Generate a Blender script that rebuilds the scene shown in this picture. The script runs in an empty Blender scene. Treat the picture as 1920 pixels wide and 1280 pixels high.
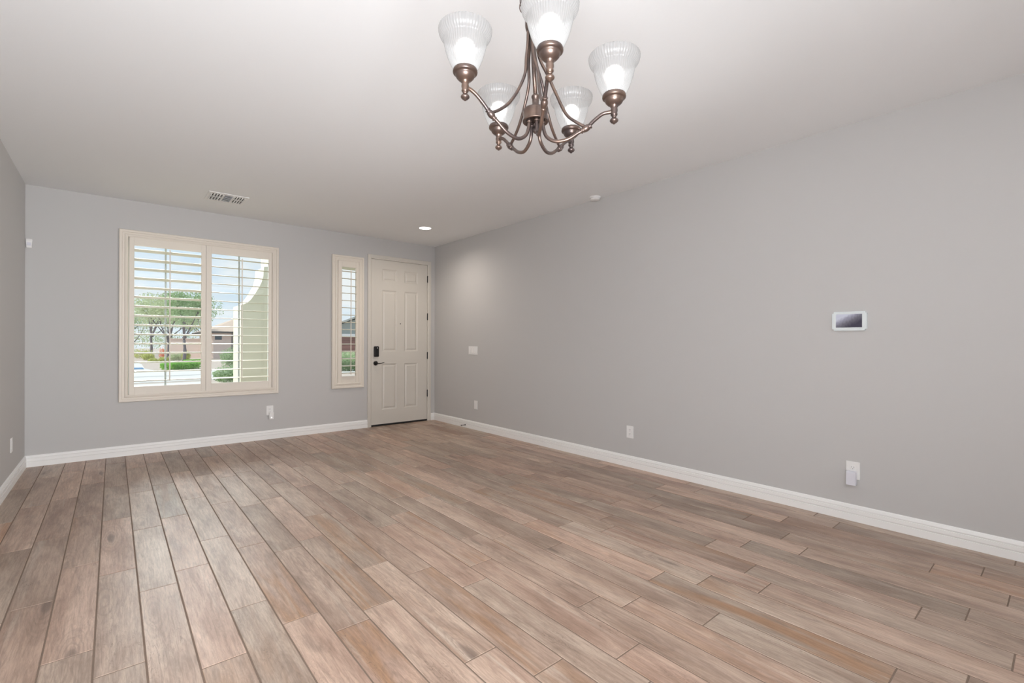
import bpy, bmesh, math, random
from mathutils import Vector, Matrix
random.seed(7)
PI = math.pi
SC = bpy.context.scene
COL = SC.collection

# ------------------------------------------------------------------ camera
TH, PITCH, ROLL, CAMH = 0.70033, 0.0004, 0.0029, 1.21685
FH = Vector((math.sin(TH), math.cos(TH), 0)); RT = Vector((math.cos(TH), -math.sin(TH), 0)); UP = Vector((0, 0, 1))
fwd = FH*math.cos(PITCH) + UP*math.sin(PITCH)
up0 = UP*math.cos(PITCH) - FH*math.sin(PITCH)
rt = RT*math.cos(ROLL) + up0*math.sin(ROLL)
up = up0*math.cos(ROLL) - RT*math.sin(ROLL)
cam = bpy.data.cameras.new('camera'); camo = bpy.data.objects.new('camera', cam); COL.objects.link(camo)
M4 = Matrix.Identity(4)
for i in range(3):
    M4[i][0], M4[i][1], M4[i][2] = rt[i], up[i], -fwd[i]
M4.translation = Vector((0, 0, CAMH))
camo.matrix_world = M4
cam.sensor_width = 36; cam.lens = 886.8756/1920*36
cam.shift_x = 0.0002; cam.shift_y = 3.03/1920
cam.clip_start = .05; cam.clip_end = 400
SC.camera = camo

# ------------------------------------------------------------------ view
SC.view_settings.view_transform = 'Standard'; SC.view_settings.look = 'None'
SC.view_settings.exposure = 0.11; SC.view_settings.gamma = 1.0
SC.view_settings.use_curve_mapping = False
SC.cycles.max_bounces = 10; SC.cycles.diffuse_bounces = 6; SC.cycles.transparent_max_bounces = 16
SC.cycles.use_denoising = True
SC.cycles.caustics_refractive = False; SC.cycles.caustics_reflective = False

# ------------------------------------------------------------------ room dimensions (metres)
XL, XR, YB, H = -0.6537, 3.9085, 6.542, 2.743
YR = -3.6            # rear wall, behind the camera
WT = 0.16            # wall thickness
GZ = -0.15           # garden level

# ------------------------------------------------------------------ node helpers
def new_mat(name):
    m = bpy.data.materials.new(name); m.use_nodes = True
    nt = m.node_tree; nt.nodes.clear()
    out = nt.nodes.new('ShaderNodeOutputMaterial')
    return m, nt, out
def N(nt, typ, **kw):
    n = nt.nodes.new(typ)
    for k, v in kw.items():
        if k.startswith('i_'): n.inputs[int(k[2:])].default_value = v
        else: setattr(n, k, v)
    return n
def L(nt, a, ai, b, bi):
    nt.links.new(a.outputs[ai], b.inputs[bi])
def srgb(r, g, b):
    f = lambda c: ((c/255+.055)/1.055)**2.4 if c/255 > .04045 else c/255/12.92
    return (f(r), f(g), f(b), 1)
def mat(name, col, rough=.5, metal=0, bump=0, bscale=200, var=0, vscale=3, spec=.5, coat=0, trans=0):
    m, nt, out = new_mat(name)
    p = N(nt, 'ShaderNodeBsdfPrincipled')
    p.inputs['Base Color'].default_value = col if len(col) == 4 else (*col, 1)
    p.inputs['Roughness'].default_value = rough; p.inputs['Metallic'].default_value = metal
    p.inputs['Specular IOR Level'].default_value = spec; p.inputs['Coat Weight'].default_value = coat
    L(nt, p, 0, out, 0)
    tc = N(nt, 'ShaderNodeTexCoord')
    if var:
        nz = N(nt, 'ShaderNodeTexNoise'); nz.inputs['Scale'].default_value = vscale; nz.inputs['Detail'].default_value = 5
        L(nt, tc, 'Object', nz, 'Vector')
        mx = N(nt, 'ShaderNodeMix', data_type='RGBA')
        c = p.inputs['Base Color'].default_value
        mx.inputs['A'].default_value = (c[0]*(1-var), c[1]*(1-var), c[2]*(1-var), 1)
        mx.inputs['B'].default_value = (min(1, c[0]*(1+var)), min(1, c[1]*(1+var)), min(1, c[2]*(1+var)), 1)
        L(nt, nz, 0, mx, 'Factor'); L(nt, mx, 'Result', p, 'Base Color')
    if bump:
        nb = N(nt, 'ShaderNodeTexNoise'); nb.inputs['Scale'].default_value = bscale; nb.inputs['Detail'].default_value = 3
        L(nt, tc, 'Object', nb, 'Vector')
        b = N(nt, 'ShaderNodeBump'); b.inputs['Strength'].default_value = bump; b.inputs['Distance'].default_value = .002
        L(nt, nb, 0, b, 'Height'); L(nt, b, 0, p, 'Normal')
    return m
def emis(name, col, strength):
    m, nt, out = new_mat(name)
    e = N(nt, 'ShaderNodeEmission'); e.inputs[0].default_value = (*col, 1); e.inputs[1].default_value = strength
    L(nt, e, 0, out, 0); return m

# ------------------------------------------------------------------ world: pale blue sky with clouds
w = bpy.data.worlds.new('sky'); SC.world = w; w.use_nodes = True
nt = w.node_tree; nt.nodes.clear()
wo = N(nt, 'ShaderNodeOutputWorld'); bg = N(nt, 'ShaderNodeBackground'); bg.inputs[1].default_value = 1.0
tc = N(nt, 'ShaderNodeTexCoord'); mp = N(nt, 'ShaderNodeMapping'); mp.inputs['Scale'].default_value = (2.2, 2.2, 7.0)
mp.inputs['Location'].default_value = (.3, .0, .35)
nz = N(nt, 'ShaderNodeTexNoise'); nz.inputs['Scale'].default_value = 1.6; nz.inputs['Detail'].default_value = 7; nz.inputs['Roughness'].default_value = .55
L(nt, tc, 'Generated', mp, 0); L(nt, mp, 0, nz, 'Vector')
cr = N(nt, 'ShaderNodeValToRGB'); cr.color_ramp.elements[0].position = .42; cr.color_ramp.elements[1].position = .58
L(nt, nz, 0, cr, 0)
sx = N(nt, 'ShaderNodeSeparateXYZ'); L(nt, tc, 'Generated', sx, 0)
gr = N(nt, 'ShaderNodeValToRGB')
gr.color_ramp.elements[0].position = 0; gr.color_ramp.elements[0].color = (.74, .86, .97, 1)
gr.color_ramp.elements[1].position = .45; gr.color_ramp.elements[1].color = (.36, .62, .95, 1)
L(nt, sx, 2, gr, 0)
mx = N(nt, 'ShaderNodeMix', data_type='RGBA'); mx.inputs['B'].default_value = (.92, .94, .97, 1)
L(nt, cr, 0, mx, 'Factor'); L(nt, gr, 0, mx, 'A'); L(nt, mx, 'Result', bg, 0); L(nt, bg, 0, wo, 0)

# ------------------------------------------------------------------ sun and large soft lights
def light(name, typ, loc, rot, energy, col=(1, 1, 1), size=(1, 1), vis=True):
    l = bpy.data.lights.new(name, typ); o = bpy.data.objects.new(name, l); COL.objects.link(o)
    l.energy = energy; l.color = col; o.location = loc; o.rotation_euler = rot
    if typ == 'AREA':
        l.shape = 'RECTANGLE'; l.size, l.size_y = size
    return o
sun = light('sun', 'SUN', (0, 20, 20), (0, 0, 0), 3.4, (1, .96, .9))
sun.rotation_euler = Vector((-.72, .10, .66)).to_track_quat('Z', 'Y').to_euler()
sun.data.angle = .01
def aim(o, to):
    o.rotation_euler = (Vector(o.location)-Vector(to)).to_track_quat('Z', 'Y').to_euler()
# fill lamp added before the closed rear wall, behind the camera
light('rear_fill', 'AREA', (1.6, YR+.25, 1.35), (PI/2, 0, 0), 12, (.96, .98, 1.0), (4.0, 2.2))
# invented lamp behind the camera, tilted upward to brighten the ceiling
bf = light('ceiling_fill', 'AREA', (-.15, -.45, 1.1), (PI, 0, 0), 128, (.935, .965, 1), (.9, .9)); aim(bf, (.3, 3.1, 3.4))
# added unseen lamp out of frame, lifts the far end of the room
ff = light('far_end_fill', 'AREA', (3.56, -.28, 1.5), (0, 0, 0), 15, (.98, .985, 1), (.56, .9)); aim(ff, (-.4, 5.6, 1.45)); ff.data.spread = math.radians(62)
# overhead fill put in behind the camera for the near wall and floor
light('overhead_fill', 'AREA', (1.6, -1.9, 2.68), (0, 0, 0), 30, (.96, .98, 1), (3.6, 2.6))
# helper lamp added outdoors above the view, brightens the floor by the window
ws = light('window_fill', 'AREA', (.1, 12.5, 4.6), (0, 0, 0), 112, (.95, .98, 1.0), (4.0, 1.8)); aim(ws, (.8, 6.5, 1.4)); ws.data.spread = math.radians(55)

# ------------------------------------------------------------------ materials
M = {}
M['wall'] = mat('wall_paint', (.525, .515, .506), .75, bump=.12, bscale=90)
M['ceil'] = mat('ceiling_paint', (.81, .818, .825), .85, bump=.15, bscale=60)
M['trim'] = mat('trim_paint', (.86, .855, .84), .4, var=.02)
M['cream'] = mat('cream_shutter_paint', (.74, .68, .60), .45, var=.02)
M['louver'] = mat('cream_louver_paint', (.74, .70, .56), .35, var=.02)
M['door'] = mat('door_paint', (.62, .585, .53), .4, var=.02, bump=.03, bscale=30)
M['black'] = mat('black_metal', (.012, .011, .011), .35, metal=.3, var=.2, vscale=30)
M['rubber'] = mat('black_rubber', (.008, .007, .007), .7, var=.2)
M['plastic'] = mat('white_plastic', (.80, .79, .78), .35, var=.01)
M['lilac'] = mat('cool_white_plastic', (.70, .70, .76), .35, var=.01)
M['bluewhite'] = mat('bluish_white_plastic', (.70, .75, .76), .3, var=.01)
M['slot'] = mat('dark_slot', (.03, .03, .03), .6, var=.1)
M['vinyl'] = mat('white_vinyl', (.78, .79, .74), .4, var=.02)
M['sheet'] = mat('dark_duct_shade', (.05, .05, .05), .8, var=.2)
M['ventgrey'] = mat('grey_damper_metal', (.55, .55, .55), .5, var=.05)
M['stucco'] = mat('house_stucco', (.62, .60, .46), .9, bump=.5, bscale=60, var=.05)
M['stuccopink'] = mat('pink_stucco', (.74, .60, .54), .9, bump=.4, bscale=30, var=.06)
M['tile'] = mat('beige_roof_tile', (.62, .48, .38), .8, bump=.6, bscale=8, var=.15, vscale=4)
M['backing_eaveshade'] = mat('dark_backing_eave_shade', (.10, .09, .08), .8, var=.2)
M['greysiding'] = mat('grey_green_siding', (.36, .40, .38), .8, var=.06, bump=.2, bscale=10)
M['greyroof'] = mat('grey_roof', (.40, .42, .40), .8, var=.1)
M['brown'] = mat('brown_garage_door_paint', (.24, .125, .105), .6, var=.08)
M['gravel'] = mat('desert_gravel', (.56, .47, .40), .95, bump=.8, bscale=30, var=.22, vscale=9)
M['road'] = mat('pale_concrete', (.72, .70, .66), .85, bump=.2, bscale=20, var=.06, vscale=.6)
M['curb'] = mat('curb_concrete', (.50, .49, .47), .85, var=.08)
M['bark'] = mat('grey_bark', (.17, .15, .16), .9, bump=.6, bscale=30, var=.3, vscale=8)
M['glasscar'] = mat('dark_car_glass', (.03, .06, .09), .1, var=.1)
M['carblue'] = mat('blue_car_paint', (.03, .22, .42), .25, coat=.6, var=.05)
M['bluemat'] = mat('blue_rubber', (.12, .25, .42), .7, var=.1)
M['orange'] = mat('orange_blossom', (.80, .30, .16), .8, var=.2)

def leaf_mat(name, c1, c2):
    m, nt, out = new_mat(name)
    p = N(nt, 'ShaderNodeBsdfPrincipled'); p.inputs['Roughness'].default_value = .6
    t = N(nt, 'ShaderNodeBsdfTranslucent'); ms = N(nt, 'ShaderNodeMixShader'); ms.inputs[0].default_value = .35
    tc = N(nt, 'ShaderNodeTexCoord'); nz = N(nt, 'ShaderNodeTexNoise'); nz.inputs['Scale'].default_value = 3.0; nz.inputs['Detail'].default_value = 4
    L(nt, tc, 'Object', nz, 'Vector')
    mx = N(nt, 'ShaderNodeMix', data_type='RGBA'); mx.inputs['A'].default_value = (*c1, 1); mx.inputs['B'].default_value = (*c2, 1)
    L(nt, nz, 0, mx, 'Factor'); L(nt, mx, 'Result', p, 'Base Color'); L(nt, mx, 'Result', t, 0)
    L(nt, p, 0, ms, 1); L(nt, t, 0, ms, 2); L(nt, ms, 0, out, 0)
    return m
M['leafpale'] = leaf_mat('pale_green_leaves', (.44, .52, .30), (.70, .75, .50))
M['leafmid'] = leaf_mat('mid_green_leaves', (.28, .42, .22), (.54, .66, .38))
M['leafdark'] = leaf_mat('dark_green_leaves', (.10, .17, .07), (.28, .36, .18))
M['leafhedge'] = leaf_mat('bright_green_hedge_leaves', (.20, .50, .06), (.42, .74, .16))
M['leafyellow'] = leaf_mat('yellow_green_leaves', (.46, .50, .12), (.74, .76, .30))

def bronze():
    m, nt, out = new_mat('oil_rubbed_bronze')
    p = N(nt, 'ShaderNodeBsdfPrincipled'); p.inputs['Metallic'].default_value = .75; p.inputs['Roughness'].default_value = .34
    tc = N(nt, 'ShaderNodeTexCoord'); nz = N(nt, 'ShaderNodeTexNoise'); nz.inputs['Scale'].default_value = 18; nz.inputs['Detail'].default_value = 4
    L(nt, tc, 'Object', nz, 'Vector')
    cr = N(nt, 'ShaderNodeValToRGB')
    cr.color_ramp.elements[0].position = .35; cr.color_ramp.elements[0].color = (.082, .063, .060, 1)
    cr.color_ramp.elements[1].position = .75; cr.color_ramp.elements[1].color = (.18, .118, .088, 1)
    L(nt, nz, 0, cr, 0); L(nt, cr, 0, p, 'Base Color'); L(nt, p, 0, out, 0); return m
M['bronze'] = bronze()
def shade_mat():
    m, nt, out = new_mat('frosted_ribbed_glass')
    t = N(nt, 'ShaderNodeBsdfTranslucent'); t.inputs[0].default_value = (.37, .37, .37, 1)
    d = N(nt, 'ShaderNodeBsdfDiffuse'); d.inputs[0].default_value = (.47, .47, .475, 1)
    r = N(nt, 'ShaderNodeBsdfRefraction'); r.inputs['Color'].default_value = (1, .995, .985, 1); r.inputs['Roughness'].default_value = .55; r.inputs['IOR'].default_value = 1.12
    g = N(nt, 'ShaderNodeBsdfGlossy'); g.inputs['Roughness'].default_value = .25
    m1 = N(nt, 'ShaderNodeMixShader'); m1.inputs[0].default_value = .35
    m2 = N(nt, 'ShaderNodeMixShader'); m2.inputs[0].default_value = .42
    m3 = N(nt, 'ShaderNodeMixShader')
    fr = N(nt, 'ShaderNodeFresnel'); fr.inputs[0].default_value = 1.4
    L(nt, t, 0, m1, 1); L(nt, d, 0, m1, 2); L(nt, m1, 0, m2, 1); L(nt, r, 0, m2, 2)
    L(nt, fr, 0, m3, 0); L(nt, m2, 0, m3, 1); L(nt, g, 0, m3, 2); L(nt, m3, 0, out, 0)
    return m
M['shade'] = shade_mat()
M['bulb'] = emis('lit_bulb', (1, .96, .90), 3.2)
M['can'] = emis('lit_downlight_lens', (1, .97, .92), 9)
M['led'] = emis('white_led', (1, 1, 1), 1.6)
def glass_mat():
    m, nt, out = new_mat('window_glass')
    t = N(nt, 'ShaderNodeBsdfTransparent'); t.inputs[0].default_value = (.95, .97, .96, 1)
    g = N(nt, 'ShaderNodeBsdfGlossy'); g.inputs['Roughness'].default_value = .0
    fr = N(nt, 'ShaderNodeFresnel'); fr.inputs[0].default_value = 1.5
    ms = N(nt, 'ShaderNodeMixShader'); L(nt, fr, 0, ms, 0); L(nt, t, 0, ms, 1); L(nt, g, 0, ms, 2); L(nt, ms, 0, out, 0)
    return m
M['glass'] = glass_mat()

def floor_mat():
    m, nt, out = new_mat('wood_look_plank_tile')
    p = N(nt, 'ShaderNodeBsdfPrincipled')
    uv = N(nt, 'ShaderNodeUVMap', uv_map='plank'); at = N(nt, 'ShaderNodeVertexColor', layer_name='plank_random')
    sc = N(nt, 'ShaderNodeSeparateColor'); L(nt, at, 0, sc, 0)
    su = N(nt, 'ShaderNodeSeparateXYZ'); L(nt, uv, 0, su, 0)
    def noise(sx, sy, off, detail=5, rough=.55, dist=0, zm=31):
        # u along the plank, v across
        a = N(nt, 'ShaderNodeMath', operation='MULTIPLY'); L(nt, su, 0, a, 0); a.inputs[1].default_value = sx
        b = N(nt, 'ShaderNodeMath', operation='MULTIPLY'); L(nt, su, 1, b, 0); b.inputs[1].default_value = sy
        c = N(nt, 'ShaderNodeMath', operation='MULTIPLY_ADD'); L(nt, sc, 0, c, 0); c.inputs[1].default_value = zm; c.inputs[2].default_value = off
        cb = N(nt, 'ShaderNodeCombineXYZ'); L(nt, a, 0, cb, 0); L(nt, b, 0, cb, 1); L(nt, c, 0, cb, 2)
        n = N(nt, 'ShaderNodeTexNoise'); n.inputs['Scale'].default_value = 1; n.inputs['Detail'].default_value = detail
        n.inputs['Roughness'].default_value = rough; n.inputs['Distortion'].default_value = dist
        L(nt, cb, 0, n, 'Vector'); return n
    def ramp(src, p0, p1, c0=(0, 0, 0, 1), c1=(1, 1, 1, 1)):
        r = N(nt, 'ShaderNodeValToRGB'); r.color_ramp.elements[0].position = p0; r.color_ramp.elements[1].position = p1
        r.color_ramp.elements[0].color = c0; r.color_ramp.elements[1].color = c1
        L(nt, src, 0, r, 0); return r
    def mix(fac, a, b, mode='MIX', fs=None):
        x = N(nt, 'ShaderNodeMix', data_type='RGBA', blend_type=mode)
        if isinstance(fac, float): x.inputs['Factor'].default_value = fac
        else: L(nt, fac, 0, x, 'Factor')
        for s, v in (('A', a), ('B', b)):
            if isinstance(v, tuple): x.inputs[s].default_value = v
            else: L(nt, v, 'Result' if v.bl_idname == 'ShaderNodeMix' else 0, x, s)
        return x
    tone = noise(1.7, 7.0, 0, 5, .55, .6)
    base = ramp(tone, .36, .66, (.345, .257, .206, 1), (.525, .432, .360, 1))
    # pinkish / greyish plank casts
    cast = N(nt, 'ShaderNodeValToRGB'); cast.color_ramp.elements[0].color = (1.01, .99, .955, 1); cast.color_ramp.elements[1].color = (1.11, .965, .905, 1)
    L(nt, sc, 1, cast, 0)
    c1 = mix(1.0, base, cast, 'MULTIPLY')
    # broad darker smoky drifts
    dr = ramp(noise(2.6, 10, 7, 6, .6, 1.2), .52, .72)
    drf = N(nt, 'ShaderNodeMath', operation='MULTIPLY'); L(nt, dr, 0, drf, 0); drf.inputs[1].default_value = .55
    c2 = mix(drf, c1, (.235, .168, .130, 1))
    # orange-brown heartwood streaks, strength set per plank by the third random channel
    st = ramp(noise(1.1, 11, 13, 4, .5, .9), .47, .66)
    stf = N(nt, 'ShaderNodeMath', operation='MULTIPLY'); L(nt, st, 0, stf, 0); L(nt, sc, 2, stf, 1)
    c3 = mix(stf, c2, (.400, .235, .140, 1))
    # pale sapwood streaks
    pl = ramp(noise(.9, 16, 29, 4, .5, .5), .60, .72)
    plf = N(nt, 'ShaderNodeMath', operation='MULTIPLY'); L(nt, pl, 0, plf, 0); plf.inputs[1].default_value = .5
    c4 = mix(plf, c3, (.60, .51, .43, 1))
    # fine grain
    gr = ramp(noise(7, 95, 3, 6, .65, .8), .34, .62, (.73, .715, .70, 1), (1.07, 1.07, 1.07, 1))
    c5 = mix(1.0, c4, gr, 'MULTIPLY')
    # wavy growth rings
    wv = noise(3.0, 22, 41, 3, .5, 3.0)
    wa = N(nt, 'ShaderNodeMath', operation='MULTIPLY'); L(nt, wv, 0, wa, 0); wa.inputs[1].default_value = 60
    ws = N(nt, 'ShaderNodeMath', operation='SINE'); L(nt, wa, 0, ws, 0)
    wr = N(nt, 'ShaderNodeMapRange'); L(nt, ws, 0, wr, 0); wr.inputs[1].default_value = -1; wr.inputs[2].default_value = 1
    wr.inputs[3].default_value = .93; wr.inputs[4].default_value = 1.03
    c6 = mix(1.0, c5, wr, 'MULTIPLY')
    # knots with growth rings bending round them
    def mul(src, k):
        q = N(nt, 'ShaderNodeMath', operation='MULTIPLY'); L(nt, src, 0, q, 0); q.inputs[1].default_value = k; return q
    zz = mul(sc, 77.0)
    kw = noise(14, 40, 5, 3, .5)
    kwm = mul(kw, .10)
    ku = N(nt, 'ShaderNodeMath', operation='MULTIPLY_ADD'); L(nt, su, 0, ku, 0); ku.inputs[1].default_value = 1.15; L(nt, kwm, 0, ku, 2)
    kc = N(nt, 'ShaderNodeCombineXYZ'); L(nt, ku, 0, kc, 0); L(nt, mul(su, 1), 0, kc, 1); L(nt, zz, 0, kc, 2)
    kv = N(nt, 'ShaderNodeMath', operation='MULTIPLY_ADD'); L(nt, su, 1, kv, 0); kv.inputs[1].default_value = 5.5; L(nt, kwm, 0, kv, 2); nt.links.new(kv.outputs[0], kc.inputs[1])
    vo = N(nt, 'ShaderNodeTexVoronoi'); vo.inputs['Scale'].default_value = 1.0; L(nt, kc, 0, vo, 'Vector')
    core = ramp(vo, .06, .13, (1, 1, 1, 1), (0, 0, 0, 1))
    nt.links.new(vo.outputs['Distance'], core.inputs[0])
    kf = mul(core, .62)
    c7a = mix(kf, c6, (.105, .072, .058, 1))
    rg = N(nt, 'ShaderNodeMath', operation='MULTIPLY'); nt.links.new(vo.outputs['Distance'], rg.inputs[0]); rg.inputs[1].default_value = 95
    rs = N(nt, 'ShaderNodeMath', operation='SINE'); L(nt, rg, 0, rs, 0)
    ra = N(nt, 'ShaderNodeMapRange'); L(nt, rs, 0, ra, 0); ra.inputs[1].default_value = .1; ra.inputs[2].default_value = 1; ra.inputs[3].default_value = 0; ra.inputs[4].default_value = 1
    fall = ramp(vo, .16, .50, (1, 1, 1, 1), (0, 0, 0, 1)); nt.links.new(vo.outputs['Distance'], fall.inputs[0])
    rf = N(nt, 'ShaderNodeMath', operation='MULTIPLY'); L(nt, ra, 0, rf, 0); L(nt, fall, 0, rf, 1)
    c7 = mix(mul(rf, .33), c7a, (.20, .145, .115, 1))
    ck = noise(5, 30, 71, 5, .6, 1.6)
    ca = N(nt, 'ShaderNodeMath', operation='SUBTRACT'); L(nt, ck, 0, ca, 0); ca.inputs[1].default_value = .5
    cb_ = N(nt, 'ShaderNodeMath', operation='ABSOLUTE'); L(nt, ca, 0, cb_, 0)
    cr_ = ramp(cb_, .0, .012, (1, 1, 1, 1), (0, 0, 0, 1))
    cm = ramp(noise(2.2, 8, 91, 2, .5), .52, .66)
    cf = N(nt, 'ShaderNodeMath', operation='MULTIPLY'); L(nt, cr_, 0, cf, 0); L(nt, cm, 0, cf, 1)
    cf2 = N(nt, 'ShaderNodeMath', operation='MULTIPLY'); L(nt, cf, 0, cf2, 0); cf2.inputs[1].default_value = .75
    c8 = mix(cf2, c7, (.12, .08, .06, 1))
    # plank brightness (alpha channel of the plank attribute)
    br = N(nt, 'ShaderNodeMapRange'); L(nt, at, 1, br, 0); br.inputs[3].default_value = .80; br.inputs[4].default_value = 1.16
    c9 = mix(1.0, c8, br, 'MULTIPLY')
    L(nt, c9, 'Result', p, 'Base Color')
    rr = ramp(gr, 0, 1, (.40, .40, .40, 1), (.46, .46, .46, 1))
    p.inputs['Roughness'].default_value = .40; p.inputs['Specular IOR Level'].default_value = .5
    b = N(nt, 'ShaderNodeBump'); b.inputs['Strength'].default_value = .25; b.inputs['Distance'].default_value = .001
    L(nt, gr, 0, b, 'Height'); L(nt, b, 0, p, 'Normal'); L(nt, p, 0, out, 0)
    nt.nodes.remove(rr)
    return m
M['floor'] = floor_mat()
M['grout'] = mat('tan_grout', (.20, .145, .11), .9, var=.08, vscale=20)

# ------------------------------------------------------------------ mesh helpers
def link(name, me, m, parent=None, smooth=False, kind=None, label=None, cat=None, group=None):
    o = bpy.data.objects.new(name, me); COL.objects.link(o)
    if m is not None:
        for x in (m if isinstance(m, (list, tuple)) else [m]): me.materials.append(x)
    if smooth:
        for f in me.polygons: f.use_smooth = True
    if parent is not None: o.parent = parent
    if kind: o['kind'] = kind
    if label: o['label'] = label
    if cat: o['category'] = cat
    if group: o['group'] = group
    return o
def obj(name, bm, m, parent=None, **kw):
    me = bpy.data.meshes.new(name); bmesh.ops.recalc_face_normals(bm, faces=bm.faces[:]); bm.to_mesh(me); bm.free()
    return link(name, me, m, parent, **kw)
def empty(name, loc, label, cat, group=None, rotz=0):
    o = bpy.data.objects.new(name, None); COL.objects.link(o); o.location = loc; o.rotation_euler = (0, 0, rotz)
    o.empty_display_size = .05; o['label'] = label; o['category'] = cat
    if group: o['group'] = group
    return o
def box(bm, lo, hi, bev=0, mi=0, seg=2, rot=None):
    t = bmesh.new(); bmesh.ops.create_cube(t, size=1)
    s = [hi[i]-lo[i] for i in range(3)]; c = [(hi[i]+lo[i])/2 for i in range(3)]
    for v in t.verts: v.co = Vector((v.co.x*s[0], v.co.y*s[1], v.co.z*s[2]))
    if bev: bmesh.ops.bevel(t, geom=t.edges[:], offset=bev, segments=seg, affect='EDGES', profile=.5)
    for v in t.verts:
        if rot is not None: v.co = rot @ v.co
        v.co += Vector(c)
    merge(bm, t, mi)
def merge(bm, t, mi=0):
    vs = [bm.verts.new(v.co) for v in t.verts]; t.verts.index_update()
    for f in t.faces:
        try:
            nf = bm.faces.new([vs[v.index] for v in f.verts]); nf.material_index = mi; nf.smooth = f.smooth
        except ValueError: pass
    t.free()
def lathe(bm, prof, seg=32, origin=(0, 0, 0), rib=0, nrib=0, rot=None, mi=0):
    rings = []
    o = Vector(origin)
    for r, z in prof:
        ring = []
        if r < 1e-6:
            v = Vector((0, 0, z)); v = rot @ v if rot is not None else v
            ring = [bm.verts.new(o+v)]
        else:
            for i in range(seg):
                a = 2*PI*i/seg; rr = r + (rib*abs(math.sin(nrib*a/2)) if rib else 0)
                v = Vector((rr*math.cos(a), rr*math.sin(a), z)); v = rot @ v if rot is not None else v
                ring.append(bm.verts.new(o+v))
        rings.append(ring)
    for a, b in zip(rings, rings[1:]):
        for i in range(seg):
            j = (i+1) % seg
            if len(a) == 1 and len(b) == 1: break
            if len(a) == 1: f = bm.faces.new((a[0], b[i], b[j]))
            elif len(b) == 1: f = bm.faces.new((a[i], a[j], b[0]))
            else: f = bm.faces.new((a[i], a[j], b[j], b[i]))
            f.material_index = mi; f.smooth = True
def spline(pts, n=8):
    P = [Vector(p) for p in pts]; P = [P[0]*2-P[1]] + P + [P[-1]*2-P[-2]]; out = []
    for i in range(1, len(P)-2):
        for k in range(n):
            t = k/n; a, b, c, d = P[i-1], P[i], P[i+1], P[i+2]
            out.append(.5*((2*b)+(-a+c)*t+(2*a-5*b+4*c-d)*t*t+(-a+3*b-3*c+d)*t**3))
    out.append(P[-2]); return out
def tube(bm, pts, r, seg=12, cap=True, mi=0, closed=False):
    n = len(pts); rs = r if isinstance(r, (list, tuple)) else [r]*n
    rings = []; prev = None
    for i, p in enumerate(pts):
        if closed: t = (pts[(i+1) % n]-pts[i-1]).normalized()
        else: t = (pts[min(i+1, n-1)]-pts[max(i-1, 0)]).normalized()
        if prev is None:
            a = Vector((0, 0, 1)) if abs(t.z) < .9 else Vector((1, 0, 0))
            nrm = t.cross(a).normalized()
        else:
            nrm = (prev - t*prev.dot(t)).normalized()
        prev = nrm; bn = t.cross(nrm)
        rings.append([bm.verts.new(p+(nrm*math.cos(2*PI*k/seg)+bn*math.sin(2*PI*k/seg))*rs[i]) for k in range(seg)])
    pairs = list(zip(rings, rings[1:])) + ([(rings[-1], rings[0])] if closed else [])
    for a, b in pairs:
        for k in range(seg):
            f = bm.faces.new((a[k], a[(k+1) % seg], b[(k+1) % seg], b[k])); f.smooth = True; f.material_index = mi
    if cap and not closed:
        bm.faces.new(rings[0][::-1]).material_index = mi; bm.faces.new(rings[-1]).material_index = mi
def prism(bm, poly, axis, a, b, mi=0):
    """poly: 2-D outline; axis: 'x','y','z' extrusion direction from a to b"""
    def mk(p, t):
        return {'x': (t, p[0], p[1]), 'y': (p[0], t, p[1]), 'z': (p[0], p[1], t)}[axis]
    A = [bm.verts.new(mk(p, a)) for p in poly]; B = [bm.verts.new(mk(p, b)) for p in poly]
    n = len(poly)
    for i in range(n):
        bm.faces.new((A[i], A[(i+1) % n], B[(i+1) % n], B[i])).material_index = mi
    bm.faces.new(A[::-1]).material_index = mi; bm.faces.new(B).material_index = mi
def frame_sweep(bm, x0, x1, z0, z1, prof, y, mi=0):
    """mitred picture frame on the back wall: prof = (distance inward, protrusion towards the room)"""
    rings = []
    for s, p in prof:
        rings.append([bm.verts.new(c) for c in ((x0+s, y-p, z0+s), (x1-s, y-p, z0+s), (x1-s, y-p, z1-s), (x0+s, y-p, z1-s))])
    for a, b in zip(rings, rings[1:]):
        for k in range(4):
            bm.faces.new((a[k], a[(k+1) % 4], b[(k+1) % 4], b[k])).material_index = mi

# ------------------------------------------------------------------ floor: wood-look planks with grout
PW, PL_, PX0 = .1543, .98, -.055
PH = {-4: .70, -3: .045, -2: .15, -1: .54, 0: .32, 1: .965, 2: .13, 3: .50, 4: .24, 5: .04, 6: .12, 7: .51, 8: .29, 9: .0, 10: .155, 11: .49, 12: .36,
      13: .05, 14: .425, 15: .245, 16: .99, 17: .145, 18: .45, 19: .305, 20: .04, 21: .195, 22: .495, 23: .31, 24: .045, 25: .205}
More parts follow.
